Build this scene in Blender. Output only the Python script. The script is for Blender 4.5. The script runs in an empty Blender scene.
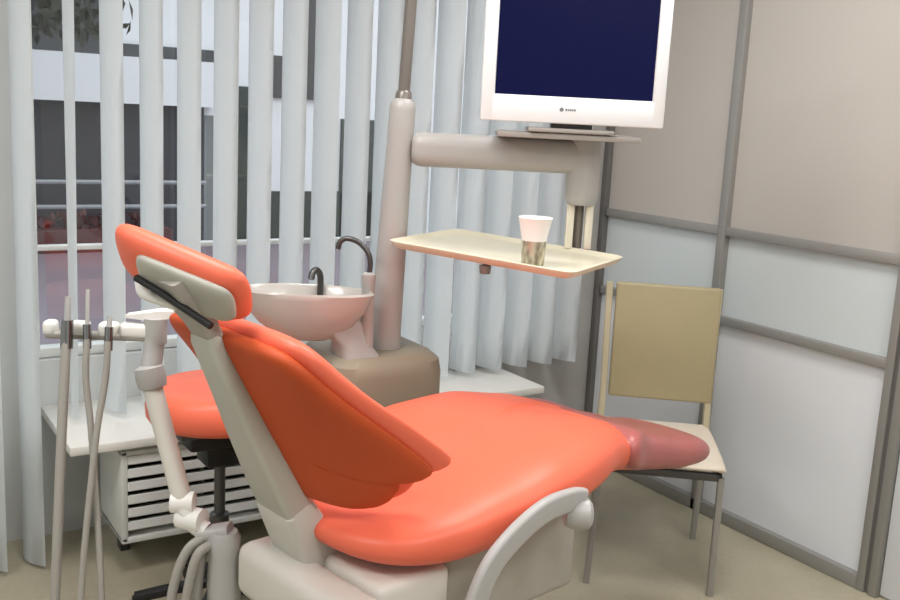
import bpy, bmesh, math, random
from mathutils import Vector, Matrix, Euler
random.seed(4)
SC = bpy.context.scene
COL = SC.collection
PI = math.pi

# ------------------------------------------------------------------ materials
def srgb(r, g, b):
    def f(c):
        c /= 255.0
        return c / 12.92 if c <= 0.04045 else ((c + 0.055) / 1.055) ** 2.4
    return (f(r), f(g), f(b), 1.0)

def mat(name, rgb, rough=0.5, metal=0.0, noise=0.0, scale=8.0, bump=0.0, coat=0.0, transl=0.0, spec=0.5):
    m = bpy.data.materials.new(name)
    m.use_nodes = True
    nt = m.node_tree
    p = nt.nodes['Principled BSDF']
    out = nt.nodes['Material Output']
    c = srgb(*rgb)
    p.inputs['Roughness'].default_value = rough
    p.inputs['Metallic'].default_value = metal
    p.inputs['Specular IOR Level'].default_value = spec
    p.inputs['Coat Weight'].default_value = coat
    p.inputs['Base Color'].default_value = c
    if noise or bump:
        tc = nt.nodes.new('ShaderNodeTexCoord')
        n = nt.nodes.new('ShaderNodeTexNoise')
        n.inputs['Scale'].default_value = scale
        n.inputs['Detail'].default_value = 4
        nt.links.new(tc.outputs['Object'], n.inputs['Vector'])
        if noise:
            mr = nt.nodes.new('ShaderNodeMapRange')
            mr.inputs['To Min'].default_value = 1 - noise
            mr.inputs['To Max'].default_value = 1 + noise
            nt.links.new(n.outputs['Fac'], mr.inputs['Value'])
            mx = nt.nodes.new('ShaderNodeVectorMath')
            mx.operation = 'SCALE'
            mx.inputs[0].default_value = c[:3]
            nt.links.new(mr.outputs['Result'], mx.inputs['Scale'])
            nt.links.new(mx.outputs['Vector'], p.inputs['Base Color'])
        if bump:
            b = nt.nodes.new('ShaderNodeBump')
            b.inputs['Strength'].default_value = bump
            b.inputs['Distance'].default_value = 0.002
            nt.links.new(n.outputs['Fac'], b.inputs['Height'])
            nt.links.new(b.outputs['Normal'], p.inputs['Normal'])
    if transl:
        t = nt.nodes.new('ShaderNodeBsdfTranslucent')
        t.inputs['Color'].default_value = c
        ms = nt.nodes.new('ShaderNodeMixShader')
        ms.inputs['Fac'].default_value = transl
        nt.links.new(p.outputs[0], ms.inputs[1])
        nt.links.new(t.outputs[0], ms.inputs[2])
        nt.links.new(ms.outputs[0], out.inputs['Surface'])
    return m

def glass_mat(name):
    m = bpy.data.materials.new(name)
    m.use_nodes = True
    nt = m.node_tree
    nt.nodes.remove(nt.nodes['Principled BSDF'])
    out = nt.nodes['Material Output']
    t = nt.nodes.new('ShaderNodeBsdfTransparent')
    t.inputs['Color'].default_value = (0.95, 0.97, 0.97, 1)
    g = nt.nodes.new('ShaderNodeBsdfGlossy')
    g.inputs['Roughness'].default_value = 0.02
    ms = nt.nodes.new('ShaderNodeMixShader')
    ms.inputs['Fac'].default_value = 0.05
    nt.links.new(t.outputs[0], ms.inputs[1])
    nt.links.new(g.outputs[0], ms.inputs[2])
    nt.links.new(ms.outputs[0], out.inputs['Surface'])
    return m

M = {}
M['orange'] = mat('orange_vinyl', (238, 112, 84), 0.42, noise=0.04, scale=5, bump=0.1, spec=0.4)
M['orange_shaded'] = mat('orange_vinyl_shaded', (188, 77, 36), 0.55, noise=0.04, scale=6, spec=0.3)  # seat orange darkened, shade on the backrest's rear put into the colour
M['pink'] = mat('pink_cover_vinyl', (174, 98, 94), 0.35, noise=0.05, scale=9)
M['spine'] = mat('taupe_plastic', (178, 176, 166), 0.45, noise=0.03)
M['spine_pale'] = mat('pale_taupe_plastic', (198, 195, 187), 0.45, noise=0.02)
M['chairwhite'] = mat('warm_white_plastic', (214, 210, 202), 0.4, noise=0.02)
M['chairgrey'] = mat('grey_plastic', (165, 160, 152), 0.5, noise=0.02)
M['armgrey'] = mat('pale_grey_plastic', (174, 172, 170), 0.42, noise=0.02)
M['unit'] = mat('unit_beige_enamel', (174, 171, 168), 0.38, noise=0.02)
M['unit_body'] = mat('unit_cabinet_taupe', (148, 138, 120), 0.45, noise=0.04, scale=4)
M['bowl'] = mat('bowl_ceramic', (188, 182, 176), 0.25, noise=0.02, coat=0.3)
M['pole'] = mat('pole_grey', (122, 116, 110), 0.35, metal=0.3)
M['chrome'] = mat('chrome', (150, 152, 154), 0.22, metal=1.0)
M['dark_metal'] = mat('dark_metal', (90, 90, 90), 0.35, metal=0.8)
M['black'] = mat('black_plastic', (22, 22, 24), 0.45)
M['tray'] = mat('cream_tray', (222, 216, 194), 0.35, noise=0.03)
M['cream'] = mat('cream_enamel', (225, 218, 200), 0.35)
M['mon_white'] = mat('monitor_white', (240, 242, 244), 0.3)
M['shelfgrey'] = mat('shelf_grey', (165, 160, 155), 0.4)
M['logo'] = mat('logo_grey', (120, 122, 126), 0.5)
M['white'] = mat('white_plastic', (236, 234, 230), 0.35)
M['tube'] = mat('grey_tubing', (158, 154, 147), 0.45)
M['paint_white'] = mat('white_paint', (216, 217, 214), 0.55, noise=0.02)
M['sill'] = mat('sill_white', (222, 220, 214), 0.4, noise=0.02)
M['wall'] = mat('wall_paint', (204, 207, 206), 0.75, noise=0.03, scale=3)
M['pier'] = mat('pier_grey', (176, 173, 170), 0.6, noise=0.03, scale=3)
M['ceil'] = mat('ceiling_paint', (232, 232, 230), 0.85)
M['blind'] = mat('blind_fabric', (240, 243, 244), 0.8, noise=0.02, scale=60, transl=0.38, spec=0.1)
M['upper'] = mat('panel_greige', (184, 178, 171), 0.6, noise=0.02, scale=3)
M['frost'] = mat('panel_frosted', (204, 211, 212), 0.3, noise=0.03, scale=3)
M['lower'] = mat('panel_white', (222, 224, 228), 0.5, noise=0.015, scale=3)
M['alu'] = mat('aluminium_profile', (150, 148, 144), 0.45, metal=0.3)
M['alu_dark'] = mat('dark_profile', (120, 118, 115), 0.45, metal=0.4)
M['chairback'] = mat('olive_tan_leatherette', (168, 156, 122), 0.5, noise=0.04, scale=12)
M['chairseat'] = mat('cream_leatherette', (222, 210, 192), 0.45, noise=0.03)
M['chairpost'] = mat('chair_post_beige', (190, 180, 152), 0.4)
M['chairleg'] = mat('chair_leg_steel', (158, 155, 150), 0.4, metal=0.2)
M['cup_white'] = mat('cup_white', (250, 248, 244), 0.5)
M['glass'] = glass_mat('window_glass')

def floor_mat():
    m = bpy.data.materials.new('vinyl_floor')
    m.use_nodes = True
    nt = m.node_tree
    p = nt.nodes['Principled BSDF']
    tc = nt.nodes.new('ShaderNodeTexCoord')
    n1 = nt.nodes.new('ShaderNodeTexNoise')
    n1.inputs['Scale'].default_value = 2.5
    n1.inputs['Detail'].default_value = 8
    n2 = nt.nodes.new('ShaderNodeTexNoise')
    n2.inputs['Scale'].default_value = 60
    nt.links.new(tc.outputs['Object'], n1.inputs['Vector'])
    nt.links.new(tc.outputs['Object'], n2.inputs['Vector'])
    ad = nt.nodes.new('ShaderNodeMath')
    ad.operation = 'MULTIPLY_ADD'
    ad.inputs[1].default_value = 0.35
    nt.links.new(n2.outputs['Fac'], ad.inputs[0])
    nt.links.new(n1.outputs['Fac'], ad.inputs[2])
    cr = nt.nodes.new('ShaderNodeValToRGB')
    cr.color_ramp.elements[0].position = 0.4
    cr.color_ramp.elements[0].color = srgb(160, 153, 133)
    cr.color_ramp.elements[1].position = 0.95
    cr.color_ramp.elements[1].color = srgb(184, 176, 153)
    nt.links.new(ad.outputs[0], cr.inputs['Fac'])
    nt.links.new(cr.outputs['Color'], p.inputs['Base Color'])
    p.inputs['Roughness'].default_value = 0.42
    p.inputs['Specular IOR Level'].default_value = 0.35
    return m
M['floor'] = floor_mat()

def screen_mat():
    m = bpy.data.materials.new('lit_screen')
    m.use_nodes = True
    nt = m.node_tree
    p = nt.nodes['Principled BSDF']
    p.inputs['Base Color'].default_value = (0.004, 0.005, 0.012, 1)
    p.inputs['Roughness'].default_value = 0.3
    p.inputs['Emission Color'].default_value = srgb(8, 10, 62)
    p.inputs['Emission Strength'].default_value = 0.9
    p.inputs['Specular IOR Level'].default_value = 0.08
    return m
M['screen'] = screen_mat()

def cup_mat():
    m = bpy.data.materials.new('cup_printed_band')
    m.use_nodes = True
    nt = m.node_tree
    p = nt.nodes['Principled BSDF']
    tc = nt.nodes.new('ShaderNodeTexCoord')
    mp = nt.nodes.new('ShaderNodeMapping')
    mp.inputs['Scale'].default_value = (60, 60, 22)
    v = nt.nodes.new('ShaderNodeTexNoise')
    v.inputs['Scale'].default_value = 1.0
    nt.links.new(tc.outputs['Object'], mp.inputs['Vector'])
    nt.links.new(mp.outputs['Vector'], v.inputs['Vector'])
    cr = nt.nodes.new('ShaderNodeValToRGB')
    cr.color_ramp.elements[0].color = srgb(120, 112, 92)
    cr.color_ramp.elements[1].color = srgb(205, 198, 180)
    cr.color_ramp.elements[0].position = 0.35
    cr.color_ramp.elements[1].position = 0.65
    nt.links.new(v.outputs['Fac'], cr.inputs['Fac'])
    nt.links.new(cr.outputs['Color'], p.inputs['Base Color'])
    p.inputs['Roughness'].default_value = 0.3
    p.inputs['Metallic'].default_value = 0.35
    return m
M['cup_band'] = cup_mat()

# outside
M['facade'] = mat('facade_white', (232, 234, 236), 0.8)
M['garage'] = mat('garage_dark', (54, 53, 60), 0.7, noise=0.1)
M['window_dark'] = mat('far_window_dark', (58, 60, 64), 0.4)
M['louvre_grey'] = mat('louvre_grey', (128, 132, 132), 0.6)
M['greenwall'] = mat('dark_green_panel', (50, 60, 56), 0.6)
M['railing'] = mat('railing_grey', (150, 152, 156), 0.5)
M['paving'] = mat('pink_paving', (122, 110, 117), 0.8, noise=0.08, scale=2)
M['leaf'] = mat('leaf_dark', (52, 56, 44), 0.7, noise=0.4, scale=5)
M['bark'] = mat('bark', (70, 56, 46), 0.8)
M['carred'] = mat('dark_red_paint', (92, 52, 54), 0.7, noise=0.4, scale=6)
M['carglass'] = mat('car_glass', (30, 32, 36), 0.1)

# ------------------------------------------------------------------ mesh helpers
def finish(bm, sharp=38):
    bmesh.ops.recalc_face_normals(bm, faces=bm.faces)
    lim = math.radians(sharp)
    for f in bm.faces:
        f.smooth = True
    for e in bm.edges:
        if len(e.link_faces) == 2:
            e.smooth = e.calc_face_angle(0) < lim
        else:
            e.smooth = False

def obj(name, bm, m, parent=None, sharp=38):
    finish(bm, sharp)
    me = bpy.data.meshes.new(name)
    bm.to_mesh(me)
    bm.free()
    mats = m if isinstance(m, (list, tuple)) else [m]
    for q in mats:
        me.materials.append(M[q])
    o = bpy.data.objects.new(name, me)
    COL.objects.link(o)
    if parent is not None:
        o.parent = parent
    return o

def thing(name, label, cat, loc=(0, 0, 0), rotz=0.0, group=None):
    o = bpy.data.objects.new(name, None)
    o.empty_display_size = 0.1
    COL.objects.link(o)
    o.location = loc
    o.rotation_euler = (0, 0, rotz)
    o['label'] = label
    o['category'] = cat
    if group:
        o['group'] = group
    return o

def tag(o, label, cat, group=None):
    o['label'] = label
    o['category'] = cat
    if group:
        o['group'] = group
    return o

def struct(name, bm, m, parent=None):
    o = obj(name, bm, m, parent)
    if parent is None:
        o['kind'] = 'structure'
    return o

def box(bm, lo, hi, bev=0.0, seg=2, mtx=None, mi=0):
    lo = Vector(lo); hi = Vector(hi)
    r = bmesh.ops.create_cube(bm, size=1.0)
    vs = r['verts']
    c = (lo + hi) / 2; s = hi - lo
    for v in vs:
        v.co = Vector((v.co.x * s.x, v.co.y * s.y, v.co.z * s.z)) + c
    fs = set(f for v in vs for f in v.link_faces)
    if bev > 0:
        es = list(set(e for v in vs for e in v.link_edges))
        r = bmesh.ops.bevel(bm, geom=es, offset=bev, segments=seg, affect='EDGES', profile=0.5)
        fs = set(r['faces']) | set(f for f in fs if f.is_valid)
        vs = list(set(v for f in fs for v in f.verts))
    for f in fs:
        f.material_index = mi
    if mtx is not None:
        for v in vs:
            v.co = mtx @ v.co
    return vs

def lathe(bm, prof, n=32, origin=(0, 0, 0), axis=(0, 0, 1), cap=True, mi=0):
    ax = Vector(axis).normalized()
    q = Vector((0, 0, 1)).rotation_difference(ax).to_matrix()
    o = Vector(origin)
    rings = []
    for r, z in prof:
        rings.append([bm.verts.new(o + q @ Vector((max(r, 1e-5) * math.cos(2 * PI * i / n), max(r, 1e-5) * math.sin(2 * PI * i / n), z))) for i in range(n)])
    for a, b in zip(rings, rings[1:]):
        for i in range(n):
            f = bm.faces.new((a[i], a[(i + 1) % n], b[(i + 1) % n], b[i]))
            f.material_index = mi
    if cap:
        for rg in (rings[0], rings[-1]):
            try:
                f = bm.faces.new(rg); f.material_index = mi
            except ValueError:
                pass

def catmull(pts, k=8):
    P = [Vector(p) for p in pts]
    if len(P) < 3:
        return P
    Q = [2 * P[0] - P[1]] + P + [2 * P[-1] - P[-2]]
    out = []
    for i in range(1, len(Q) - 2):
        p0, p1, p2, p3 = Q[i - 1:i + 3]
        for j in range(k):
            t = j / k
            out.append(0.5 * ((2 * p1) + (-p0 + p2) * t + (2 * p0 - 5 * p1 + 4 * p2 - p3) * t * t + (-p0 + 3 * p1 - 3 * p2 + p3) * t ** 3))
    out.append(P[-1])
    return out

def sweep(bm, pts, sect, up=(0, 0, 1), scale=None, mi=0, flip=False):
    """sweep a closed 2D section (x across, y along up) along a list of points"""
    P = [Vector(p) for p in pts]
    up = Vector(up)
    rings = []
    prev = None
    for i, p in enumerate(P):
        t = (P[min(i + 1, len(P) - 1)] - P[max(i - 1, 0)]).normalized()
        if prev is None:
            u = up if abs(t.dot(up)) < 0.97 else Vector((1, 0, 0))
            x = t.cross(u).normalized()
        else:
            x = (prev - t * prev.dot(t)).normalized()
        prev = x
        y = x.cross(t).normalized()
        s = scale(i / max(1, len(P) - 1)) if scale else 1.0
        rings.append([bm.verts.new(p + x * (a * s) + y * (b * s)) for a, b in sect])
    n = len(sect)
    for a, b in zip(rings, rings[1:]):
        for i in range(n):
            f = bm.faces.new((a[i], a[(i + 1) % n], b[(i + 1) % n], b[i]))
            f.material_index = mi
    for rg in (rings[0], rings[-1]):
        f = bm.faces.new(rg); f.material_index = mi

def circ(r, n=14):
    return [(r * math.cos(2 * PI * i / n), r * math.sin(2 * PI * i / n)) for i in range(n)]

def rrect(w, h, r, k=4):
    out = []
    for cx, cy, a0 in ((w / 2 - r, h / 2 - r, 0), (-w / 2 + r, h / 2 - r, 90), (-w / 2 + r, -h / 2 + r, 180), (w / 2 - r, -h / 2 + r, 270)):
        for i in range(k + 1):
            a = math.radians(a0 + 90 * i / k)
            out.append((cx + r * math.cos(a), cy + r * math.sin(a)))
    return out

def tube(bm, pts, r, n=14, k=8, smooth=True, mi=0, scale=None):
    sweep(bm, catmull(pts, k) if smooth else pts, circ(r, n), mi=mi, scale=scale)

def loft(bm, rings, cap=True, mi=0):
    R = [[bm.verts.new(Vector(p)) for p in rg] for rg in rings]
    n = len(R[0])
    for a, b in zip(R, R[1:]):
        for i in range(n):
            f = bm.faces.new((a[i], a[(i + 1) % n], b[(i + 1) % n], b[i])); f.material_index = mi
    if cap:
        for rg in (R[0], R[-1]):
            f = bm.faces.new(rg); f.material_index = mi

def pad(bm, outline, place, th_front, th_back, p=5.0, centre=None,
        rings=(0.0, 0.2, 0.4, 0.6, 0.74, 0.84, 0.9, 0.945, 0.975, 0.992, 1.0)):
    """upholstered pad: a closed outline in (x, y); place(x, y, h) gives 3D for height h off the mid surface"""
    n = len(outline)
    cx = sum(q[0] for q in outline) / n if centre is None else centre[0]
    cy = sum(q[1] for q in outline) / n if centre is None else centre[1]
    def ring(r, th):
        h = th * math.sqrt(max(0.0, 1 - r ** p))
        return [bm.verts.new(Vector(place(cx + (x - cx) * r, cy + (y - cy) * r, h))) for x, y in outline]
    def side(th, outer):
        prev = outer
        for r in reversed(rings[1:-1]):
            cur = ring(r, th)
            for i in range(n):
                bm.faces.new((prev[i], prev[(i + 1) % n], cur[(i + 1) % n], cur[i]))
            prev = cur
        c = bm.verts.new(Vector(place(cx, cy, th)))
        for i in range(n):
            bm.faces.new((prev[i], prev[(i + 1) % n], c))
    outer = ring(1.0, 0.0)
    side(th_front, outer)
    side(-th_back, outer)

def dense(pts, k=6):
    """closed Catmull-Rom through pts"""
    n = len(pts)
    P = [Vector((x, y, 0)) for x, y in pts]
    out = []
    for i in range(n):
        p0, p1, p2, p3 = P[i - 1], P[i], P[(i + 1) % n], P[(i + 2) % n]
        for j in range(k):
            t = j / k
            q = 0.5 * ((2 * p1) + (-p0 + p2) * t + (2 * p0 - 5 * p1 + 4 * p2 - p3) * t * t + (-p0 + 3 * p1 - 3 * p2 + p3) * t ** 3)
            out.append((q.x, q.y))
    return out

def interp(xs, ys, x):
    if x <= xs[0]:
        return ys[0]
    for i in range(len(xs) - 1):
        if x <= xs[i + 1]:
            t = (x - xs[i]) / (xs[i + 1] - xs[i])
            t = t * t * (3 - 2 * t) * 0.5 + t * 0.5
            return ys[i] + (ys[i + 1] - ys[i]) * t
    return ys[-1]

# ------------------------------------------------------------------ camera
cam_d = bpy.data.cameras.new('camera')
cam_d.sensor_width = 36
cam_d.lens = 991.0 / 900 * 36
cam = bpy.data.objects.new('camera', cam_d)
COL.objects.link(cam)
down = Vector((-270, 5250, 991)).normalized()
dy = Vector((-640, -220, 991)); dy = (dy - down * dy.dot(down)).normalized()
dx = dy.cross(-down).normalized()
if dx.x < 0: dx = -dx
# rows are the world axes in (right, down, forward) camera axes
R = Matrix(((dx.x, -dx.y, -dx.z), (dy.x, -dy.y, -dy.z), (-down.x, down.y, down.z)))
cam.matrix_world = Matrix.Translation((0, 0, 1.5)) @ R.to_4x4()
cam_d.clip_start = 0.05
SC.camera = cam

# ------------------------------------------------------------------ room
X0, X1, Y0, Y1, ZC = -1.9, 2.88, -1.6, 3.42, 2.6
bm = bmesh.new(); box(bm, (X0 - .1, Y0 - .1, -.08), (X1 + .1, Y1 + .2, 0)); struct('floor', bm, 'floor')
bm = bmesh.new(); box(bm, (X0 - .1, Y0 - .1, ZC), (X1 + .1, Y1 + .2, ZC + .08)); struct('ceiling', bm, 'ceil')
bm = bmesh.new(); box(bm, (X0 - .1, Y0, 0), (X0, Y1, ZC)); struct('wall_left', bm, 'wall')
bm = bmesh.new(); box(bm, (X0 - .1, Y0 - .1, 0), (X1 + .1, Y0, ZC)); struct('wall_front', bm, 'wall')
# window wall with one opening
WX0, WX1, WZ0, WZ1 = 0.55, 2.66, 0.62, 2.36
bm = bmesh.new()
box(bm, (X0 - .1, Y1, 0), (WX0, Y1 + .18, ZC))
box(bm, (WX0, Y1, 0), (WX1, Y1 + .18, WZ0))
box(bm, (WX0, Y1, WZ1), (WX1, Y1 + .18, ZC))
box(bm, (WX1, Y1, 0), (X1 + .1, Y1 + .18, ZC))
struct('wall_back', bm, 'wall')
# grey pier in the corner, lower under the last blind vanes
bm = bmesh.new()
box(bm, (2.15, 3.285, 0), (2.665, Y1, WZ0 - .03))
box(bm, (2.665, 3.285, 0), (X1, Y1, ZC))
struct('trim_1', bm, 'pier')
# window
bm = bmesh.new()
fy0, fy1 = Y1 + .02, Y1 + .09
fw = .05
box(bm, (WX0, fy0, WZ0), (WX0 + fw, fy1, WZ1), .006)
box(bm, (WX1 - fw, fy0, WZ0), (WX1, fy1, WZ1), .006)
box(bm, (WX0 + .004, fy0 + .004, WZ0 + .002), (WX1 - .004, fy1 - .004, WZ0 + .035), .005)
box(bm, (WX0 + .004, fy0 + .004, WZ1 - fw), (WX1 - .004, fy1 - .004, WZ1 - .002), .005)
for mx in (1.262, 1.93):
    box(bm, (mx - .025, fy0 + .008, WZ0 + .004), (mx + .025, fy1 - .008, WZ1 - .004), .005)
box(bm, (WX0 + .006, fy0 + .012, .984), (WX1 - .006, fy1 - .012, 1.0), .004)
win = struct('window_1', bm, 'paint_white')
bm = bmesh.new(); box(bm, (WX0 + .02, fy0 + .03, WZ0 + .02), (WX1 - .02, fy0 + .036, WZ1 - .02))
struct('window_glass', bm, 'glass', win)

# partition wall
PX = X1
posts = [3.22, 2.587, 1.81]
bm = bmesh.new()
box(bm, (PX + .012, 1.785, 1.115), (PX + .04, 3.42, ZC))
box(bm, (PX + .012, .92, 2.11), (PX + .04, 1.785, ZC))
box(bm, (PX + .012, Y0, 0), (PX + .04, .92, ZC))
struct('wall_right', bm, 'upper')
bm = bmesh.new(); box(bm, (PX + .014, 1.79, .778), (PX + .034, 3.42, 1.115)); struct('wall_right_glazing', bm, 'frost')
bm = bmesh.new(); box(bm, (PX + .012, 1.79, 0), (PX + .04, 3.42, .778)); struct('wall_right_panel', bm, 'lower')
tn = 2
for yp, w, mm in ((3.268, .03, 'alu_dark'), (2.587, .04, 'alu'), ):
    bm = bmesh.new(); box(bm, (PX - .014, yp - w / 2, 0), (PX + .045, yp + w / 2, ZC), .004)
    struct('trim_%d' % tn, bm, mm); tn += 1
# heavier door post : two profiles side by side with a dark groove
bm = bmesh.new()
box(bm, (PX - .016, 1.815, 0), (PX + .045, 1.845, ZC), .003)
box(bm, (PX - .006, 1.800, 0), (PX + .04, 1.815, ZC), mi=1)
box(bm, (PX - .016, 1.770, 0), (PX + .045, 1.800, ZC), .003)
struct('trim_%d' % tn, bm, ['alu', 'alu_dark']); tn += 1
for z in (1.115, .778):
    for ya, yb in ((1.845, 2.567), (2.607, 3.24)):
        bm = bmesh.new(); box(bm, (PX - .012, ya, z - .016), (PX + .045, yb, z + .016), .003)
        struct('trim_%d' % tn, bm, 'alu'); tn += 1
bm = bmesh.new(); box(bm, (PX - .014, 1.845, 0), (PX + .045, 3.24, .05), .004); struct('baseboard_right', bm, 'alu')
# door leaf past the post
bm = bmesh.new()
box(bm, (PX + .005, .93, .01), (PX + .04, 1.768, 2.1), .003)
d = struct('door_1', bm, 'lower')
bm = bmesh.new()
lathe(bm, [(.026, 0), (.026, .012), (.014, .016)], 24, (PX + .005, 1.735, .80), (-1, 0, 0))
box(bm, (PX - .055, 1.728, .792), (PX - .005, 1.742, .808), .004)
box(bm, (PX - .06, 1.63, .79), (PX - .045, 1.745, .81), .005)
struct('door_handle', bm, 'dark_metal', d)

# sill board
bm = bmesh.new()
box(bm, (.59, 2.955, .435), (2.37, Y1, .465), .006)
tag(obj('window_sill_board', bm, 'sill'), 'long white sill board below the window blinds', 'window sill')
COL.objects['window_sill_board']['kind'] = 'structure'

# ------------------------------------------------------------------ vertical blind
vb = thing('vertical_blind', 'white vertical blind with long fabric vanes across the window', 'blind', (1.5, 3.2, 2.33))
bm = bmesh.new(); box(bm, (-2.1, -.03, 0), (1.21, .03, .045), .006); obj('headrail', bm, 'paint_white', vb)
def vane(cx, zb, a0, a1, sag=0.0):
    bm = bmesh.new()
    W, NZ, NW = .127, 14, 6
    zt = 2.325
    g = []
    for i in range(NZ + 1):
        t = i / NZ
        z = zb + (zt - zb) * t
        a = math.radians(a0 + (a1 - a0) * t)
        row = []
        for j in range(NW + 1):
            s = (j / NW - .5)
            bow = -.016 * (1 - 4 * s * s)
            x = cx + math.cos(a) * s * W + math.sin(a) * bow
            y = 3.2 - math.sin(a) * s * W + math.cos(a) * bow
            row.append(bm.verts.new((x - 1.5, y - 3.2, z - 2.33)))
        g.append(row)
    for i in range(NZ):
        for j in range(NW):
            bm.faces.new((g[i][j], g[i][j + 1], g[i + 1][j + 1], g[i + 1][j]))
    bmesh.ops.solidify(bm, geom=bm.faces[:], thickness=.0012)
    # bottom weight
    return obj('vane', bm, 'blind', vb, 60)
vane(.405, .02, 62, 62)
vane(.522, .015, 68, 74)
vane(.662, .49, 96, 85)
xs = [.784 + .1212 * k + max(0, k - 8) * .0068 for k in range(16)]
for k, x in enumerate(xs):
    vane(x, .49, 72 - (4 if k > 8 else 0) + random.uniform(-1.5, 1.5), 72 - (4 if k > 8 else 0) + random.uniform(-1, 1))
for x in (.30, .19, .07, -.05, -.17):
    vane(x, .02, 58, 58)

# ------------------------------------------------------------------ radiator
rd = thing('radiator', 'white slatted radiator under the sill, behind the stool', 'radiator', (1.15, 3.18, 0))
bm = bmesh.new()
box(bm, (-.405, -.20, .12), (-.385, .08, .42), .004)
box(bm, (.385, -.20, .12), (.405, .08, .42), .004)
box(bm, (-.405, -.20, .115), (.405, .08, .135), .004)
box(bm, (-.405, -.20, .405), (.405, .08, .42), .004)
obj('casing', bm, 'paint_white', rd)
bm = bmesh.new()
box(bm, (-.386, -.06, .13), (.386, .06, .41))
obj('core', bm, 'black', rd)
bm = bmesh.new()
for k in range(6):
    z = .165 + k * .0435
    box(bm, (-.386, -.202, -.0145), (.386, -.14, .0145), .003, 1, Matrix.Translation((0, 0, z)) @ Matrix.Translation((0, -.17, 0)) @ Matrix.Rotation(math.radians(-16), 4, 'X') @ Matrix.Translation((0, .17, 0)))
for x in (-.13, .13):
    box(bm, (x - .004, -.15, .13), (x + .004, -.13, .41))
obj('grille', bm, 'paint_white', rd)
for sx in (-.3, .3):
    bm = bmesh.new(); box(bm, (sx - .02, .07, .2), (sx + .02, .245, .24), .003); obj('bracket', bm, 'paint_white', rd)
bm = bmesh.new()
box(bm, (-.36, -.0, 0), (-.33, .05, .12), .003)
obj('foot', bm, 'dark_metal', rd)
bm = bmesh.new(); box(bm, (.33, 0, 0), (.36, .05, .12), .003)
obj('foot', bm, 'dark_metal', rd)

# ------------------------------------------------------------------ treatment chair
PH = math.radians(10)
dc = thing('dental_chair', 'reclined orange dental treatment chair with winged backrest and grey spine', 'dental chair', (.85, 1.80, 0), PH)
# seat
half = [(-.05, .0), (-.045, .12), (-.02, .205), (.03, .265), (.13, .304), (.30, .316), (.46, .316), (.62, .282), (.76, .222), (.90, .175),
        (1.06, .155), (1.20, .146), (1.29, .122), (1.335, .075), (1.35, 0)]
outl = dense(half + [(a, -b) for a, b in reversed(half[1:-1])], 5)
sa = [-.1, 0, .15, .3, .45, .6, .72, .85, 1.0, 1.15, 1.35]
zmid = [.650, .652, .658, .672, .694, .710, .706, .674, .628, .590, .562]
zth = [.048, .055, .060, .066, .072, .072, .066, .055, .045, .040, .032]
def seat_place(a, b, h):
    m = interp(sa, zmid, a); t = interp(sa, zth, a)
    dish = .12 * b * b * (1 if h > 0 else .4)
    return (a, b, m + h * t + dish)
bm = bmesh.new(); pad(bm, outl, seat_place, 1.0, 1.4, 5.0, (.5, 0))
seat = obj('seat', bm, 'orange', dc, 80)
# pinkish foot cover slipped over the toe of the seat
def cov_place(a, b, h):
    m = interp(sa, zmid, a); t = interp(sa, zth, a)
    return (a, b, m + h * (t + .006) + .12 * b * b * (1 if h > 0 else .4))
half2 = [(.80, 0), (.808, .13), (.822, .212), (.92, .182), (1.06, .164), (1.20, .154), (1.295, .13), (1.345, .08), (1.362, 0)]
outl2 = dense(half2 + [(a, -b) for a, b in reversed(half2[1:-1])], 5)
bm = bmesh.new(); pad(bm, outl2, cov_place, 1.0, 1.0, 7.0, (1.1, 0))
fc = obj('foot_cover', bm, 'pink', dc, 80); fc['label'] = 'dusty pink cover over the foot end'
# backrest
BO = Vector((-.005, 0, .56)); BD = Vector((-.454, 0, .891)); BN = Vector((.891, 0, .454))
def wrap(b, d):
    k = .178 * max(0.0, min(1.0, (.58 - d) / .47)) ** .95
    wm = .268
    return k * (abs(b) / wm) ** 2.2
bh = [(0, .170), (.08, .160), (.12, .148), (.16, .134), (.198, .132), (.226, .156), (.242, .190), (.256, .184), (.274, .174), (.288, .196), (.285, .28),
      (.277, .35), (.263, .42), (.250, .48), (.236, .53), (.208, .56), (.15, .572), (.08, .575), (0, .575)]
bout = dense(bh + [(-b, d) for b, d in reversed(bh[1:-1])], 5)
def back_place(off):
    def f(b, d, h):
        p = BO + BD * d + BN * (.030 + wrap(b, d) + off + h)
        return (p.x, b, p.z)
    return f
bm = bmesh.new(); pad(bm, [(b * .965, .37 + (d - .37) * .975) for b, d in bout], back_place(.0), .02, .018, 22.0, (0, .37))
obj('back_shell', bm, 'orange_shaded', dc, 80)
bm = bmesh.new(); pad(bm, [(b * .995, .37 + (d - .37) * .995) for b, d in bout], back_place(.030), .036, .030, 6.0, (0, .37))
obj('backrest', bm, 'orange', dc, 80)
# spine
def ring_at(d, n0, n1, hw, r=.012):
    c = BO + BD * d
    out = []
    for x, y in rrect(2 * hw, n1 - n0, r, 3):
        p = c + BN * ((n0 + n1) / 2 + y)
        out.append((p.x, x, p.z))
    return out
bm = bmesh.new()
loft(bm, [ring_at(d, n0, n1, hw) for d, n0, n1, hw in ((.14, -.035, .03, .064), (.22, -.034, .03, .062), (.34, -.028, .025, .054), (.46, -.02, .022, .047), (.56, -.014, .022, .042), (.575, -.008, .018, .039))])
obj('spine', bm, 'spine', dc)
bm = bmesh.new()
loft(bm, [ring_at(d, n0, n1, hw, .015) for d, n0, n1, hw in ((-.08, -.05, .06, .060), (0, -.05, .055, .064), (.08, -.045, .045, .066), (.155, -.038, .034, .067), (.165, -.03, .03, .06))])
obj('spine_base', bm, 'spine_pale', dc)
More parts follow.
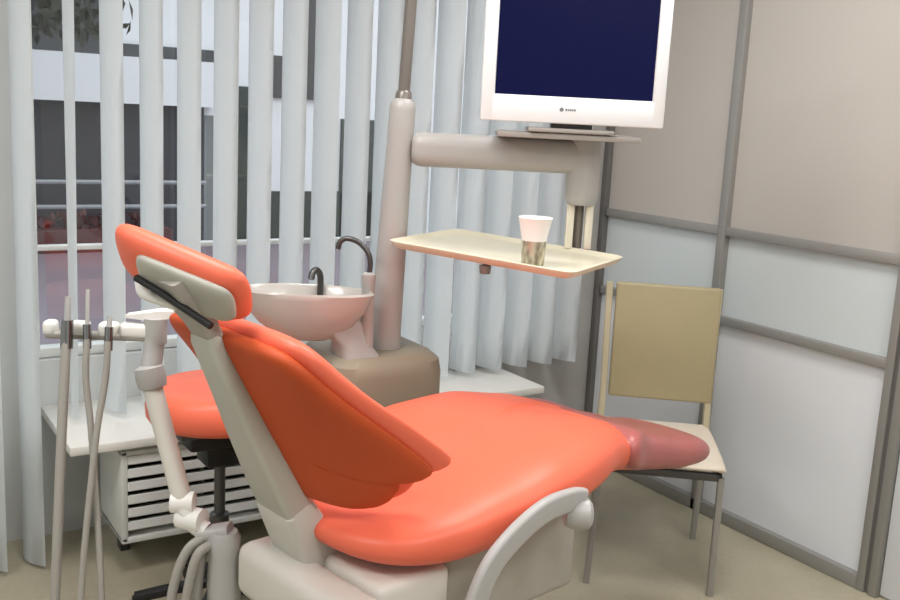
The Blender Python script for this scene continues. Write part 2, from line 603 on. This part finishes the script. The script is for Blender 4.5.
# headrest
HC = Vector((-.325, 0, 1.173))
hm = Matrix.Translation(HC) @ Euler((math.radians(15), 0, math.radians(28)), 'XYZ').to_matrix().to_4x4()
HD = Vector((-.55, 0, .835)); HN = Vector((.835, 0, .55))
def hp(off):
    def f(b, d, h):
        p = HD * d + HN * (off + h + .35 * b * b)
        return hm @ Vector((p.x, b, p.z))
    return f
ho = dense([(.15, 0), (.147, .045), (.128, .07), (.07, .078), (0, .08), (-.07, .078), (-.128, .07), (-.147, .045), (-.15, 0), (-.142, -.045), (-.11, -.068), (-.05, -.075), (0, -.075), (.05, -.075), (.11, -.068), (.142, -.045)], 4)
ho = [(x * .97, y * .87) for x, y in ho]
bm = bmesh.new(); pad(bm, ho, hp(.026), .025, .028, 4.5, (0, 0))
hr = obj('headrest', bm, 'orange', dc, 80)
bm = bmesh.new(); pad(bm, [(x * .72 - .028, y * .70) for x, y in ho], hp(-.001), .006, .012, 8, (-.028, 0))
obj('headrest_plate', bm, 'spine', dc, 60)
# headrest bracket and adjuster
bm = bmesh.new()
def rr_at(c, w, t, nrm, r=.01):
    n = Vector(nrm).normalized()
    return [(c[0] + n.x * y, c[1] + x, c[2] + n.z * y) for x, y in rrect(w, t, r, 3)]
loft(bm, [rr_at((-.245, 0, 1.055), .07, .03, BN), rr_at((-.27, 0, 1.10), .082, .036, BN), rr_at((-.315, .0, 1.155), .10, .036, (.85, 0, .5)), rr_at((-.335, .0, 1.185), .10, .03, (.85, 0, .5))])
obj('headrest_bracket', bm, 'chairgrey', dc)
bm = bmesh.new()
sweep(bm, [(-.366, .06, 1.178), (-.345, .0, 1.157), (-.303, -.10, 1.112)], rrect(.013, .012, .004, 2))
obj('lever', bm, 'black', dc)  # black bar added to draw the dark shading line between plate and bracket
bm = bmesh.new(); lathe(bm, [(.008, -.018), (.014, -.016), (.014, .016), (.008, .018)], 20, (-.335, .075, 1.175), (0, 1, 0)); obj('adjuster_knob', bm, 'black', dc)
bm = bmesh.new(); tube(bm, [(-.345, .09, 1.165), (-.345, .075, 1.145), (-.325, .05, 1.135), (-.30, .02, 1.125)], .010); obj('release_handle', bm, 'white', dc)
# carriage : cross beam, side block, under frame, lift and foot plate
bm = bmesh.new(); box(bm, (-.125, -.40, .46), (-.022, .12, .582), .03, 4); obj('cross_beam', bm, 'chairwhite', dc)
bm = bmesh.new(); box(bm, (-.02, -.25, .42), (.17, .06, .588), .02, 3); obj('carriage', bm, 'chairwhite', dc)
bm = bmesh.new(); box(bm, (.172, -.225, .40), (.60, .2, .63), .02, 3); obj('under_frame', bm, 'chairgrey', dc)
bm = bmesh.new()
loft(bm, [[(cx + x, y, z) for x, y in rrect(w, h, .05, 4)] for cx, z, w, h in ((.2, .06, .42, .34), (.2, .2, .36, .30), (.22, .41, .34, .30))])
obj('lift_column', bm, 'chairwhite', dc)
bm = bmesh.new()
loft(bm, [[(.46 + x, -.02 + y, z) for x, y in rrect(w, h, .12, 6)] for z, w, h in ((0, .98, .44), (.04, .98, .44), (.065, .92, .38))])
obj('base_plate', bm, 'chairgrey', dc)
# armrest arch on the near side
bm = bmesh.new()
ap = catmull([(.115, -.345, .40), (.135, -.345, .51), (.178, -.345, .605), (.245, -.345, .660), (.335, -.345, .697), (.42, -.345, .701), (.457, -.345, .693)], 8)
sweep(bm, ap, rrect(.052, .024, .009, 3), up=(0, 1, 0))
ar = obj('armrest', bm, 'armgrey', dc)
bm = bmesh.new(); lathe(bm, [(.001, -.03), (.025, -.028), (.034, -.02), (.036, .012), (.028, .03), (.001, .034)], 28, (.448, -.345, .664), (-.78, .62, 0)); obj('armrest_pivot', bm, 'armgrey', dc)
bm = bmesh.new(); tube(bm, [(.432, -.32, .678), (.432, -.24, .662), (.41, -.19, .62)], .018); obj('armrest_link', bm, 'chairgrey', dc)
bm = bmesh.new(); box(bm, (.06, -.36, .38), (.14, -.2, .44), .012); obj('armrest_mount', bm, 'armgrey', dc)

# ------------------------------------------------------------------ assistant arm with the instrument holder
at = thing('assistant_arm', 'white jointed assistant arm carrying the instrument holder bar', 'instrument arm', (.70, 1.935, 0))
L = Vector((.70, 1.935, 0))
def lp(*pts):
    return [Vector(p) - L for p in pts]
bm = bmesh.new()
lathe(bm, [(.05, 0), (.05, .02), (.034, .03)], 28)
lathe(bm, [(.030, .02), (.031, .40), (.034, .44), (.036, .452)], 28)
obj('post', bm, 'chairgrey', at)
bm = bmesh.new()
lathe(bm, [(.036, .40), (.037, .47), (.033, .54), (.035, .575), (.028, .59)], 28)
sweep(bm, [(.012, -.004, .592), (-.03, .03, .578), (-.045, .04, .575)], rrect(.045, .03, .012, 3))
obj('post_head', bm, 'armgrey', at)
bm = bmesh.new()
tube(bm, lp((.668, 1.968, .583), (.650, 1.984, .598), (.640, 1.993, .618), (.631, 2.002, .640)), .021)
lathe(bm, [(.012, -.03), (.026, -.028), (.026, .028), (.012, .03)], 20, Vector((.645, 1.99, .607)) - L, (.6, -.75, 0))
lathe(bm, [(.01, -.026), (.024, -.024), (.024, .024), (.01, .026)], 20, Vector((.631, 2.004, .642)) - L, (.84, -.53, 0))
obj('elbow_joint', bm, 'white', at)
bm = bmesh.new(); tube(bm, lp((.631, 2.003, .64), (.589, 2.086, .885)), .0215, 18, smooth=False); obj('arm_tube', bm, 'chairwhite', at)
bm = bmesh.new()
lathe(bm, [(.012, -.03), (.03, -.022), (.033, 0), (.03, .022), (.012, .03)], 22, Vector((.588, 2.092, .905)) - L, (-.15, .15, 1))
tube(bm, lp((.588, 2.092, .92), (.597, 2.103, .96), (.603, 2.107, 1.0)), .022)
lathe(bm, [(.012, -.03), (.024, -.028), (.024, .028), (.012, .03)], 22, Vector((.603, 2.107, 1.004)) - L, (0, 0, 1))
obj('wrist_joint', bm, 'armgrey', at)
bm = bmesh.new()
loft(bm, [[Vector(p) - L for p in q] for q in (
    [(.545, 2.135, 1.03), (.56, 2.16, 1.03), (.56, 2.16, 1.036), (.545, 2.135, 1.036)],
    [(.60, 2.095, 1.026), (.625, 2.13, 1.026), (.625, 2.13, 1.048), (.60, 2.095, 1.048)],
    [(.635, 2.08, 1.035), (.65, 2.105, 1.035), (.65, 2.105, 1.05), (.635, 2.08, 1.05)])])
obj('control_paddle', bm, 'white', at)
bm = bmesh.new()
sweep(bm, lp((.405, 2.232, .985), (.60, 2.110, .988)), rrect(.03, .016, .006, 3))
obj('holder_bar', bm, 'tube', at)
hb0, hb1 = Vector((.405, 2.232, 1.0)), Vector((.60, 2.110, 1.003))
for t, w in ((.03, .028), (.31, .04), (.58, .042), (.85, .075)):
    c = hb0.lerp(hb1, t) - L
    rot = Matrix.Translation(c) @ Matrix.Rotation(math.atan2(-.122, .195), 4, 'Z')
    bm = bmesh.new(); box(bm, (-w / 2, -.017, -.016), (w / 2, .017, .016), .009, 3, rot); obj('holder_cradle', bm, 'white', at)
for pts in ([(.665, 1.955, .575), (.628, 1.955, .555), (.602, 1.958, .495), (.588, 1.955, .40), (.60, 1.94, .2), (.67, 1.93, .05)],
            [(.670, 1.935, .565), (.640, 1.93, .55), (.622, 1.93, .49), (.612, 1.93, .40), (.62, 1.92, .2), (.68, 1.91, .05)],
            [(.678, 1.96, .56), (.662, 1.965, .53), (.652, 1.965, .46), (.645, 1.96, .36), (.65, 1.95, .2), (.69, 1.94, .05)]):
    bm = bmesh.new(); tube(bm, pts and lp(*pts), .0105, 12); obj('hose', bm, 'tube', at)

def instrument(name, label, top, path, r, tip, hand):
    b = Vector(path[0])
    t = thing(name, label, 'dental instrument', (b.x, b.y, 0), 0, 'instruments on the holder bar')
    o = Vector((b.x, b.y, 0))
    bm = bmesh.new(); tube(bm, [Vector(p) - o for p in path], r, 12); obj('hose', bm, 'tube', t)
    b0 = Vector(path[0]) - o; tp = Vector(top) - o
    bm = bmesh.new(); tube(bm, [b0 + Vector((0, 0, -.02)), b0.lerp(tp, hand)], r * 1.25, 14, smooth=False); obj('handle', bm, 'chrome', t)
    bm = bmesh.new(); tube(bm, [b0.lerp(tp, hand - .02), b0.lerp(tp, .8), tp], tip, 12, smooth=False); obj('tip', bm, 'armgrey', t)
    return t
instrument('suction_tube', 'thick suction tube hanging at the outer end of the holder bar', (.438, 2.178, 1.075),
           [(.430, 2.166, .985), (.421, 2.152, .898), (.404, 2.125, .72), (.379, 2.084, .435), (.362, 2.08, .2), (.40, 2.16, .03), (.58, 2.27, .014)], .0105, .0065, .45)
instrument('spray_syringe', 'slim syringe with tall pale tip, second on the holder bar', (.477, 2.172, 1.09),
           [(.469, 2.151, .985), (.462, 2.135, .90), (.466, 2.106, .769), (.464, 2.033, .44), (.455, 2.02, .2), (.49, 2.05, .035), (.60, 2.10, .010)], .0072, .0045, .3)
instrument('handpiece', 'short dark handpiece on the holder bar beside the white wrist joint', (.512, 2.130, 1.035),
           [(.505, 2.118, .985), (.494, 2.102, .902), (.466, 2.080, .768), (.421, 2.035, .437), (.415, 1.99, .2), (.46, 1.95, .035), (.61, 1.90, .010)], .0072, .006, .6)

# ------------------------------------------------------------------ stool
st = thing('dental_stool', 'round orange swivel stool behind the chair backrest', 'stool', (.945, 2.655, 0))
bm = bmesh.new(); lathe(bm, [(.001, .600), (.17, .600), (.197, .606), (.207, .622), (.209, .655), (.203, .682), (.19, .698), (.16, .707), (.001, .709)], 48)
obj('seat', bm, 'orange', st, 60)
bm = bmesh.new(); box(bm, (-.11, -.07, .53), (.11, .07, .585), .012); box(bm, (-.055, -.05, .47), (.055, .05, .535), .01)
obj('mechanism', bm, 'black', st)
bm = bmesh.new(); box(bm, (-.15, -.11, .583), (.15, .11, .603), .006); obj('seat_plate', bm, 'dark_metal', st)
bm = bmesh.new(); tube(bm, [(.03, -.03, .545), (.10, -.10, .54), (.17, -.16, .525)], .008); obj('lever', bm, 'black', st)
bm = bmesh.new(); lathe(bm, [(.016, .30), (.016, .475)], 20); lathe(bm, [(.028, .09), (.028, .31), (.02, .315)], 20); obj('gas_lift', bm, 'dark_metal', st)
for k in range(5):
    a = 2 * PI * k / 5 + .35
    c, s = math.cos(a), math.sin(a)
    bm = bmesh.new(); sweep(bm, [(0, 0, .10), (.12 * c, .12 * s, .085), (.24 * c, .24 * s, .065)], rrect(.04, .026, .008, 2))
    lg = obj('leg', bm, 'black', st)
    bm = bmesh.new()
    for q in (-.012, .012):
        lathe(bm, [(.012, -.008), (.026, -.007), (.026, .007), (.012, .008)], 18, (.24 * c - s * q, .24 * s + c * q, .026), (-s, c, 0))
    lathe(bm, [(.008, .02), (.008, .07)], 10, (.24 * c, .24 * s, 0))
    obj('caster', bm, 'black', lg)

# ------------------------------------------------------------------ dental unit : cabinet, column, spittoon, tray arm
du = thing('dental_unit', 'taupe dental unit with column, spittoon bowl and tray arm', 'dental unit', (1.37, 2.45, 0))
L = Vector((1.37, 2.45, 0))
bm = bmesh.new()
loft(bm, [[(x - .045, y + .025, z) for x, y in rrect(w, h, r, 6)] for z, w, h, r in ((.0, .33, .30, .05), (.02, .35, .32, .06), (.77, .35, .32, .06), (.805, .34, .31, .06), (.825, .30, .27, .06))])
obj('cabinet', bm, 'unit_body', du)
bm = bmesh.new(); lathe(bm, [(.052, .81), (.049, .84), (.0455, .87), (.037, 1.40), (.037, 1.505), (.034, 1.523), (.022, 1.535), (.001, 1.537)], 36, (-.034, .021, 0), (.034, -.018, 1)); obj('column', bm, 'unit', du)
bm = bmesh.new(); lathe(bm, [(.0165, 1.53), (.0165, 2.45)], 20, (-.034, .021, 0), (.034, -.018, 1)); lathe(bm, [(.024, 1.53), (.022, 1.55), (.017, 1.556)], 20, (-.034, .021, 0), (.034, -.018, 1)); obj('lamp_pole', bm, 'pole', du)
# horizontal arm
A0 = Vector((.04, -.025, 1.396)); A1 = Vector((.467, -.262, 1.396))
bm = bmesh.new()
ad = (A1 - A0).normalized()
n_ = 10
pts = [A0 + ad * (.03 * (1 - math.cos(PI / 2 * i / 6))) for i in range(7)] + [A0.lerp(A1, .3), A0.lerp(A1, .65), A1]
sc = [.55 + .45 * math.sin(PI / 2 * i / 6) for i in range(7)] + [1, 1, 1]
S = rrect(.085, .095, .036, 6)
sweep(bm, pts, S, scale=lambda t: sc[min(len(sc) - 1, round(t * (len(pts) - 1)))])
obj('tray_arm', bm, 'unit', du)
E1 = A1 + ad * .0
bm = bmesh.new(); lathe(bm, [(.001, 1.458), (.036, 1.456), (.046, 1.446), (.048, 1.42), (.048, 1.30), (.046, 1.275), (.038, 1.262), (.001, 1.26)], 32, (E1.x, E1.y, 0)); obj('elbow', bm, 'unit', du)
for s in (-1, 1):
    bm = bmesh.new(); box(bm, (-.011, -.012, 1.135), (.011, .012, 1.27), .004, 2, Matrix.Translation((E1.x, E1.y, 0)) @ Matrix.Rotation(-.565, 4, 'Z') @ Matrix.Translation((s * .027, 0, 0)))
    obj('hanger', bm, 'cream', du)
bm = bmesh.new(); lathe(bm, [(.014, 1.135), (.014, 1.265)], 16, (E1.x + .01, E1.y + .016, 0)); obj('swivel_rod', bm, 'pole', du)
# tray
TM = Matrix.Translation(Vector((1.594, 2.193, 1.128)) - L) @ Matrix.Rotation(-1.065, 4, 'Z') @ Matrix.Rotation(math.radians(2.6), 4, 'Y')
bm = bmesh.new()
TL, TW = .54, .395
def ringt(l, w, z, r):
    return [TM @ Vector((x, y, z)) for x, y in rrect(l, w, r, 5)]
loft(bm, [ringt(TL - .03, TW - .03, -.006, .02), ringt(TL, TW, .008, .03), ringt(TL + .004, TW + .004, .014, .03), ringt(TL - .004, TW - .004, .016, .028),
          ringt(TL - .022, TW - .022, .005, .022), ringt(TL - .04, TW - .04, .003, .016)])
obj('tray_table', bm, 'tray', du)
bm = bmesh.new(); box(bm, (-.12, -.10, -.02), (.14, .19, -.005), .004, 2, TM); obj('tray_support', bm, 'cream', du)
bm = bmesh.new(); lathe(bm, [(.001, -.034), (.014, -.032), (.016, -.012), (.001, -.006)], 18, TM @ Vector((.02, -TW / 2 + .025, 0))); obj('tray_knob', bm, 'pole', du)
# monitor shelf on the elbow
mdir = Vector((.407, -.264, 0)).normalized(); mbk = Vector((.264, .407, 0)).normalized()
fr = Vector((1.545, 2.205, 0)) - L
SM = Matrix.Translation(fr) @ Matrix(((mdir.x, mbk.x, 0, 0), (mdir.y, mbk.y, 0, 0), (0, 0, 1, 0), (0, 0, 0, 1)))
bm = bmesh.new(); box(bm, (0, -.01, 1.445), (.385, .22, 1.461), .005, 2, SM); obj('monitor_shelf', bm, 'shelfgrey', du)
# spittoon
bm = bmesh.new()
bc = Vector((-.262, -.012, 0))
lathe(bm, [(.001, .872), (.055, .872), (.075, .88), (.125, .915), (.158, .955), (.172, .99), (.178, 1.004), (.172, 1.010), (.163, 1.004), (.15, .975), (.115, .935), (.06, .91), (.02, .905), (.001, .905)], 48, bc)
_u = Vector((.84, -.53, 0)); _v = Vector((.53, .84, 0))
for v_ in bm.verts:
    q = v_.co - bc
    v_.co = bc + _u * (q.dot(_u) * 1.05) + _v * (q.dot(_v) * .48) + Vector((0, 0, q.z))
obj('spittoon_bowl', bm, 'bowl', du)
bm = bmesh.new()
loft(bm, [[(cx + x, cy + y, z) for x, y in rrect(w, h, .02, 4)] for cx, cy, z, w, h in ((-.115, -.04, .80, .13, .13), (-.14, -.045, .86, .09, .09), (-.17, -.035, .91, .12, .09), (-.20, -.03, .95, .13, .08))])
obj('spittoon_pedestal', bm, 'unit', du)
bm = bmesh.new()
lathe(bm, [(.019, .83), (.018, 1.03), (.020, 1.035), (.020, 1.055), (.011, 1.06)], 20, (-.105, -.072, 0)); obj('filler_post', bm, 'unit', du)
bm = bmesh.new(); tube(bm, [Vector(p) - L for p in ((1.265, 2.378, 1.05), (1.268, 2.378, 1.085), (1.262, 2.385, 1.115), (1.243, 2.405, 1.14), (1.218, 2.425, 1.148), (1.203, 2.435, 1.138), (1.198, 2.438, 1.118))], .0075, 12)
obj('cup_filler', bm, 'dark_metal', du)
bm = bmesh.new(); tube(bm, [Vector(p) - L for p in ((1.165, 2.475, .98), (1.165, 2.475, 1.035), (1.152, 2.47, 1.055), (1.138, 2.465, 1.052), (1.13, 2.46, 1.033))], .009, 12)
obj('rinse_spout', bm, 'dark_metal', du)

# cup on the tray
cp = thing('cup', 'small printed cup with white rim standing on the cream tray', 'cup', (1.545, 2.012, 1.1275))
cp.scale = (.88, .88, .88)
bm = bmesh.new(); lathe(bm, [(.001, 0), (.031, 0), (.033, .003), (.037, .085), (.034, .085), (.030, .006), (.001, .006)], 32); obj('body', bm, 'cup_band', cp)
bm = bmesh.new(); lathe(bm, [(.0335, .045), (.0375, .082), (.049, .135), (.0505, .138), (.0485, .139), (.047, .134), (.035, .07), (.001, .05)], 32); obj('inner_cup', bm, 'cup_white', cp)

# monitor on its shelf
mo = thing('monitor', 'white framed flat monitor showing a dark blue screen', 'monitor', (0, 0, 0))
mo.matrix_world = Matrix.Translation((1.49, 2.21, 1.4625)) @ Matrix(((mdir.x, mbk.x, 0, 0), (mdir.y, mbk.y, 0, 0), (0, 0, 1, 0), (0, 0, 0, 1)))
MW, MH = .486, .41
bm = bmesh.new()
zb = .024
bx0, bx1, bz0, bz1 = .036, MW - .034, zb + .070, zb + MH - .04
box(bm, (0, 0, zb), (bx0, .05, zb + MH), .006)
box(bm, (bx1, 0, zb), (MW, .05, zb + MH), .006)
box(bm, (.004, 0.0005, zb), (MW - .004, .0495, bz0), .006)
box(bm, (.004, 0.0005, bz1), (MW - .004, .0495, zb + MH), .006)
box(bm, (.01, .012, zb + .01), (MW - .01, .055, zb + MH - .01), .01)
obj('bezel', bm, 'mon_white', mo)
bm = bmesh.new(); box(bm, (.08, .05, zb + .06), (MW - .08, .075, zb + MH - .06), .012); obj('back_cover', bm, 'mon_white', mo)
bm = bmesh.new(); box(bm, (bx0 - .002, .008, bz0 - .002), (bx1 + .002, .0115, bz1 + .002)); obj('screen', bm, 'screen', mo)
bm = bmesh.new()
lathe(bm, [(.0055, 0), (.0055, .0012)], 16, (.214, .0006, zb + .037), (0, -1, 0))
x = .224
for w in (.0045, .0035, .0045, .0035, .004):
    box(bm, (x, -.0004, zb + .034), (x + w, .0006, zb + .0395)); x += w + .0018
obj('emblem', bm, 'logo', mo)
bm = bmesh.new(); box(bm, (.19, .01, .012), (.30, .05, zb + .004), .003); obj('stand_neck', bm, 'black', mo)
bm = bmesh.new(); box(bm, (.13, .005, 0.0), (.36, .16, .012), .005); obj('stand_foot', bm, 'shelfgrey', mo)

# ------------------------------------------------------------------ visitor chair
vt = math.radians(-40)
vc = thing('visitor_chair', 'tan backed visitor chair standing against the white partition', 'chair', (2.372, 2.331, 0), vt)
W2, D2 = .204, .232
bm = bmesh.new()
so = dense([(W2, -D2 + .03), (W2 - .03, -D2), (0, -D2 - .004), (-W2 + .03, -D2), (-W2, -D2 + .03), (-W2 + .005, D2 - .03), (-W2 + .03, D2), (0, D2), (W2 - .03, D2), (W2 - .005, D2 - .03)], 4)
pad(bm, so, lambda x, y, h: (x, y, .430 + h), .018, .014, 8, (0, 0))
obj('seat', bm, 'chairseat', vc, 60)
bm = bmesh.new()
box(bm, (-W2 + .01, -D2 + .012, .388), (W2 - .01, -D2 + .032, .413), .003)
box(bm, (-W2 + .01, D2 - .032, .388), (W2 - .01, D2 - .012, .413), .003)
box(bm, (-W2 + .01, -D2 + .012, .388), (-W2 + .03, D2 - .012, .413), .003)
box(bm, (W2 - .03, -D2 + .012, .388), (W2 - .01, D2 - .012, .413), .003)
obj('seat_frame', bm, 'dark_metal', vc)
for s_ in (-1, 1):
    bm = bmesh.new(); sweep(bm, [(s_ * (W2 - .012) - (.015 if s_ < 0 else 0), -D2 + .012, 0), (s_ * (W2 - .012), -D2 + .022, .40)], rrect(.022, .022, .005, 2)); obj('leg', bm, 'chairleg', vc)
    bm = bmesh.new(); sweep(bm, [(s_ * (W2 - .02), D2 - .002, 0), (s_ * (W2 - .015), D2 - .02, .40)], rrect(.022, .022, .005, 2)); obj('leg', bm, 'chairleg', vc)
    bm = bmesh.new(); sweep(bm, [(s_ * (W2 - .015), D2 - .02, .395), (s_ * (W2 - .018), D2 - .012, .55), (s_ * (W2 - .012), D2 + .012, .935)], rrect(.034, .024, .007, 2)); obj('back_post', bm, 'chairpost', vc)
bm = bmesh.new()
box(bm, (-W2 + .036, -.016, .0), (W2 - .004, .016, .415), .01, 3, Matrix.Translation((0, D2 - .018, .525)) @ Matrix.Rotation(math.radians(-3.5), 4, 'X'))
obj('backrest', bm, 'chairback', vc)

# ------------------------------------------------------------------ outside the window
K = 1.304
def far(p):
    return Vector((p[0] * K, p[1] * K, 1.5 + (p[2] - 1.5) * K))
bm = bmesh.new(); box(bm, (-10, 3.7, -.2), (18, 20, 0)); o = struct('ground_outside', bm, 'paving')
BB = Vector((4, 10.6, 0))
bd = thing('building', 'white building with dark ground floor across the street', 'building', BB)
def bpart(name, lo, hi, m, bev=.0):
    a, b = far(lo) - BB, far(hi) - BB
    a.z = max(a.z, .001)
    bm = bmesh.new(); box(bm, a, b, bev); return obj(name, bm, m, bd)
bpart('facade', (-2, 8.06, .34), (9, 12, 5), 'facade')
bpart('ground_floor_opening', (-2, 8.03, .34), (2.70, 8.08, 1.45), 'garage')
bpart('louvred_door', (2.70, 8.02, .34), (2.95, 8.07, 1.38), 'louvre_grey')
bpart('green_door', (2.95, 8.02, .34), (3.22, 8.07, 1.63), 'greenwall')
bpart('balcony_band', (-2, 7.9, 1.445), (2.76, 8.06, 1.80), 'facade')
bpart('window_strip', (1.95, 8.03, 1.79), (2.80, 8.08, 1.90), 'window_dark')
bpart('dark_upper_wall', (-2, 8.03, 1.81), (1.90, 8.08, 2.6), 'window_dark')
bpart('shop_window', (3.24, 8.03, .34), (4.4, 8.08, .76), 'greenwall')
bpart('upper_window', (3.28, 8.03, 1.55), (3.45, 8.08, 1.9), 'window_dark')
bpart('tall_window', (3.55, 8.025, 1.55), (3.8, 8.07, 3.2), 'window_dark')
bpart('side_window', (3.95, 8.03, .34), (4.5, 8.08, 1.4), 'greenwall')
rl = thing('railing', 'grey metal railing with two bars along the street', 'railing', (3.2, 9.6, 0))
for z in (.47, .70):
    bm = bmesh.new(); tube(bm, [(-4.5, 0, z), (.05, 0, z)], .02, 8, smooth=False); obj('rail', bm, 'railing', rl)
for px_ in (-4.4, -3.2, -1.72, -.44):
    bm = bmesh.new(); lathe(bm, [(.02, 0), (.02, .72)], 8, (px_, .03, 0)); obj('post', bm, 'railing', rl)
pl = thing('planter', 'low dark reddish planter along the foot of the building', 'planter', (2.4, 10.0, 0))
bm = bmesh.new(); box(bm, (-3, -.15, 0), (.6, .15, .22), .02); obj('trough', bm, 'carred', pl)
bm = bmesh.new()
rng = random.Random(3)
for k in range(500):
    c = Vector((rng.uniform(-2.9, .5), rng.uniform(-.13, .13), rng.uniform(.2, .36)))
    q = Euler((rng.uniform(0, 6), rng.uniform(0, 6), rng.uniform(0, 6))).to_matrix()
    sz = rng.uniform(.03, .06)
    bm.faces.new([bm.verts.new(c + q @ Vector(p)) for p in ((-sz, 0, 0), (0, -sz * .6, 0), (sz, 0, 0), (0, sz * .6, 0))])
obj('foliage', bm, 'carred', pl)
tr = thing('tree', 'dark leafy tree across the street beyond the left vanes', 'tree', (1.35, 8.6, 0))
bm = bmesh.new(); tube(bm, [(-1.2, 0, 0), (-1.2, .03, 1.2), (-1.1, 0, 2.4)], .06, 10); obj('trunk', bm, 'bark', tr)
bm = bmesh.new()
rng = random.Random(7)
for k in range(3600):
    u = rng.uniform(-1.7, .86); v = rng.uniform(-.4, .4); w_ = rng.uniform(1.93, 3.6)
    if u > .66 and rng.random() < .62:
        continue
    sz = rng.uniform(.04, .085)
    q = Euler((rng.uniform(0, 6), rng.uniform(0, 6), rng.uniform(0, 6))).to_matrix()
    c = Vector((u, v, w_))
    bm.faces.new([bm.verts.new(c + q @ Vector(p)) for p in ((-sz, 0, 0), (0, -sz * .5, .01), (sz, 0, 0), (0, sz * .5, .01))])
obj('foliage', bm, 'leaf', tr)

# ------------------------------------------------------------------ light
w = bpy.data.worlds.new('overcast_sky')
SC.world = w
w.use_nodes = True
nt = w.node_tree
bg = nt.nodes['Background']
tc = nt.nodes.new('ShaderNodeTexCoord')
sx = nt.nodes.new('ShaderNodeSeparateXYZ')
nt.links.new(tc.outputs['Generated'], sx.inputs[0])
cr_ = nt.nodes.new('ShaderNodeValToRGB')
cr_.color_ramp.elements[0].position = .45
cr_.color_ramp.elements[0].color = (.5, .5, .52, 1)
cr_.color_ramp.elements[1].position = .8
cr_.color_ramp.elements[1].color = (.86, .93, 1.0, 1)
nt.links.new(sx.outputs['Z'], cr_.inputs['Fac'])
nt.links.new(cr_.outputs['Color'], bg.inputs['Color'])
bg.inputs['Strength'].default_value = 2.8

def area(name, loc, size, power, col=(1, .97, .92), rot=(0, 0, 0)):
    l = bpy.data.lights.new(name, 'AREA')
    l.shape = 'RECTANGLE'
    l.size, l.size_y = size
    l.energy = power
    l.color = col
    o = bpy.data.objects.new(name, l)
    o.location = loc
    o.rotation_euler = rot
    COL.objects.link(o)
area('ceiling_panel_light', (.5, 1.9, 2.57), (.6, .6), 24, (1, .99, .975))
area('ceiling_panel_light.001', (1.9, 1.9, 2.57), (.6, .6), 22, (1, .99, .975))
area('ceiling_panel_light.002', (-.9, 1.6, 2.57), (.6, .6), 30, (1, .99, .975))
area('ceiling_panel_light.003', (.7, -.3, 2.57), (.6, .6), 30, (1, .99, .975))
area('ceiling_panel_light.004', (2.0, .2, 2.57), (.6, .6), 20, (1, .99, .975))

vs = SC.view_settings
vs.view_transform = 'Standard'
vs.look = 'None'
vs.exposure = -0.1
vs.gamma = 1.0
vs.use_curve_mapping = False
